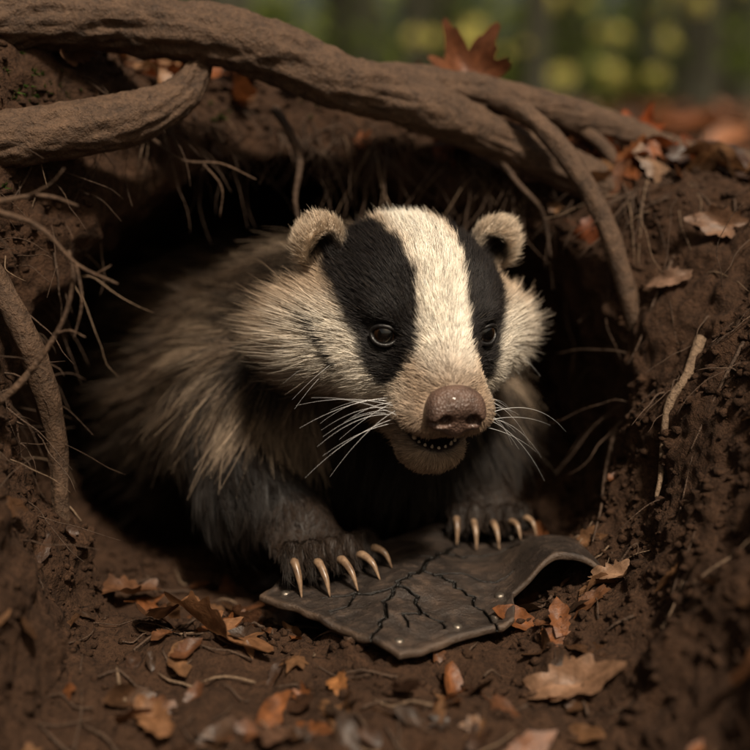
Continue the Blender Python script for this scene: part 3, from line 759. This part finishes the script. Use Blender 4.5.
for i in (0,1):
    s_=PAWS[i][2]
    for k,(base,knu,tip,fan) in enumerate(pawpts(i)):
        o=k-2; Lc=(.0235-.0014*o*o)*s_; g3=np.array([*fan,0])
        tx,ty=tip[0]+fan[0]*Lc+.003,tip[1]+fan[1]*Lc
        zt=float(pz(np.array([tx]),np.array([ty]))[0])+.002 if float(polysd(np.array([tx]),np.array([ty]))[0])<0 else .012
        p0=tip+np.array([0,0,.001])-g3*.003; p3=np.array([tx,ty,zt+.002])
        p1=p0+g3*Lc*.36+np.array([0,0,.0060]); p2=p0*.30+p3*.70+np.array([0,0,.0085])
        v,fc=tube([p0,p1,p2,p3],[.0032*s_,.0031*s_,.0022*s_,.0006],12,.0015,.05,.004,k); ca.add(v,fc)
ca.make('claws',CL.m,badger)
te=Acc(); TM=m_plain('teeth',(.60,.50,.37),.3); rt_=random.Random(3)
for j in range(-4,5):
    an=j*.30; x=.0180*math.sin(an); y=.094+.0150*math.cos(an); big=abs(j)==4; zc=-.0828+11*x*x
    hgt=.0085 if big else rt_.uniform(.0030,.0050); rr0=.0021 if big else rt_.uniform(.0013,.0018)
    v,fc=tube([toW((x,y,zc)),toW((x*1.02,y+.0005,zc+hgt*.6)),toW((x*1.02,y+.001,zc+hgt))],[rr0,rr0*.85,rr0*.4],8,.001); te.add(v,fc)
te.make('teeth',TM,badger)
TG=m_plain('tongue',(.20,.065,.055),.35,400); v,fc=tube([toW((0,.066,-.081)),toW((0,.084,-.0805)),toW((0,.096,-.081))],[.010,.009,.005],12,.003); mk('tongue',v,fc,TG,True,None,badger)

# ---------------------------------------------------------------- forest
def leafquads(C,size,rs,cols):
    n=len(C); a=rs.standard_normal((n,3)); a/=np.linalg.norm(a,axis=1)[:,None]; b=np.cross(a,rs.standard_normal((n,3))); b/=np.linalg.norm(b,axis=1)[:,None]
    sz=size*(.6+.8*rs.random((n,1)))
    V=np.stack([C-a*sz,C-b*sz*.5,C+a*sz,C+b*sz*.5],1).reshape(-1,3); F=(np.arange(n)[:,None]*4+np.arange(4)[None])
    return V,F,np.repeat(cols,4,0)
G1=np.array([.035,.055,.012]);G2=np.array([.15,.19,.04]);G_BOKEH=np.array([.85,.80,.30])
def gz(x,y): return float(Hf(np.array([x]),np.array([y]))[0])
trees=[(1.3,9.5,.10),(.35,10.6,.10),(2.9,10.5,.12),(-1.2,9.5,.2),(3.6,14,.16),(2.0,14.5,.13),(.75,13.2,.11),(-.4,14,.2),(2.75,18,.16),(4.9,16,.2),(1.2,19,.18),(-3.5,13,.22),(-4.5,4,.25),(4.8,3.5,.25)]
for k,(x,y,r) in enumerate(trees):
    e=empty('forest_tree'); g=gz(x,y); H_=random.uniform(8,11); lean=random.gauss(0,.25)
    v,fc=tube([(x,y,g-.2),(x,y,g+.3),(x+lean*.3,y,g+H_*.4),(x+lean,y,g+H_)],[r*1.7,r*1.1,r*.85,r*.15],16,.25,.10,.25,k); mk('trunk',v,fc,TRUNK,True,None,e)
    la=Acc(); cen=[]
    for b_ in range(9):
        z=g+H_*random.uniform(.5,.95); an=random.uniform(0,6.28); Lb=random.uniform(1,2.0); p0=np.array([x+lean*.6,y,z]); p1=p0+np.array([math.cos(an)*Lb,math.sin(an)*Lb,Lb*.5])
        v,fc=tube([p0,(p0+p1)/2+np.array([0,0,-.1]),p1],[r*.3,r*.2,r*.06],6,.3); la.add(v,fc); cen.append(p1); cen.append((p0+p1)/2)
    la.make('limbs',TRUNK,e)
    rs=np.random.default_rng(k); cen=np.array(cen); Cc=cen[rs.integers(0,len(cen),600)]+rs.standard_normal((600,3))*np.array([.5,.5,.35])
    V_,F_,K_=leafquads(Cc,.11,rs,lerp(np.tile(G1,(600,1)),G2[None],rs.random(600))); mk('crown',V_,F_,GREEN,False,K_,e)
rs=np.random.default_rng(99)
cl=[]
for k in range(60):
    y=rs.uniform(11,24); x=rs.uniform(-.5,.6)*y; cl.append((x,y,.4+rs.random()**1.5*2.4,rs.uniform(.2,.6)))
cl=np.array(cl); M=7000; i=rs.integers(0,len(cl),M); Cc=cl[i,:3]+rs.standard_normal((M,3))*cl[i,3:4]*np.array([1,1,.6])
Cc[:,2]=np.maximum(Cc[:,2],.42); V_,F_,K_=leafquads(Cc,.085,rs,lerp(np.tile(G1*1.6,(M,1)),G2[None],rs.random(M)))
cl=[]  # tight pale-yellow leaf clumps, added to stand in for blurred sky-gap highlights
for k in range(26):
    y=rs.uniform(8.5,12); x=rs.uniform(.02,.36)*y; cl.append((x,y,.62+rs.random()*(.0+.08*y),rs.uniform(.015,.035)))
cl=np.array(cl); M=6500; i=rs.integers(0,len(cl),M); Cc=cl[i,:3]+rs.standard_normal((M,3))*cl[i,3:4]
V2_,F2_,K2_=leafquads(Cc,.026,rs,lerp(np.tile(G_BOKEH*.85,(M,1)),G_BOKEH[None],rs.random(M)))
mk('understory_and_bokeh_clumps',np.vstack([V_,V2_]),np.vstack([F_,F2_+len(V_)]),GREEN,False,np.vstack([K_,K2_]))
n=16000; an=rs.uniform(-1.2,1.2,n); rr=rs.uniform(28,44,n); Cc=np.stack([np.sin(an)*rr,np.cos(an)*rr,.5+rs.random(n)**1.1*9],1); hole=fbm(Cc,1.1,5,2)>.08; Cc=Cc[hole]; n=len(Cc)
V_,F_,K_=leafquads(Cc,.28,rs,lerp(np.tile(G2,(n,1)),np.array([[.42,.46,.12]]),rs.random(n)))
dt=mk('distant_trees',V_,F_,GREEN,False,K_)
a=Acc()
for k in range(60):
    an=random.uniform(-1,1); r=random.uniform(18,34); x=math.sin(an)*r;y=math.cos(an)*r; v,fc=tube([(x,y,0),(x,y,4),(x+random.gauss(0,.3),y,9)],[.24,.2,.08],8,1.); a.add(v,fc)
a.make('distant_trunks',TRUNK)

# ---------------------------------------------------------------- light & camera
sd=np.array([.22,-.50,.80]); sd/=np.linalg.norm(sd)
w=bpy.data.worlds.new('World'); scene.world=w; w.use_nodes=True; nt=w.node_tree; bg=nt.nodes['Background']
sky=nt.nodes.new('ShaderNodeTexSky'); sky.sky_type='NISHITA'; sky.sun_disc=False; sky.sun_elevation=math.asin(sd[2]); sky.sun_rotation=math.atan2(sd[0],sd[1]); sky.dust_density=7; sky.air_density=.8
mx=nt.nodes.new('ShaderNodeMix'); mx.data_type='RGBA'; mx.blend_type='MULTIPLY'; mx.inputs[0].default_value=1; mx.inputs[7].default_value=(1.0,.88,.66,1)
nt.links.new(sky.outputs[0],mx.inputs[6]); nt.links.new(mx.outputs[2],bg.inputs[0]); bg.inputs[1].default_value=.065
L=bpy.data.lights.new('sun','SUN'); L.energy=4.9; L.angle=math.radians(7); L.color=(1,.87,.71); lo_=link(bpy.data.objects.new('sun',L)); lo_.rotation_euler=Vector(-sd).to_track_quat('-Z','Y').to_euler()
cam=bpy.data.cameras.new('camera'); cam.lens=60; cam.sensor_width=36; cam.clip_start=.02; cam.clip_end=500
co=link(bpy.data.objects.new('camera',cam)); co.location=(0,-.95,.39); co.rotation_euler=(math.radians(78),0,0)
cam.dof.use_dof=True; cam.dof.focus_distance=.945; cam.dof.aperture_fstop=2.4
scene.camera=co
scene.view_settings.view_transform='Standard'; scene.view_settings.look='None'; scene.view_settings.exposure=0
print('done',time.time()-T0)
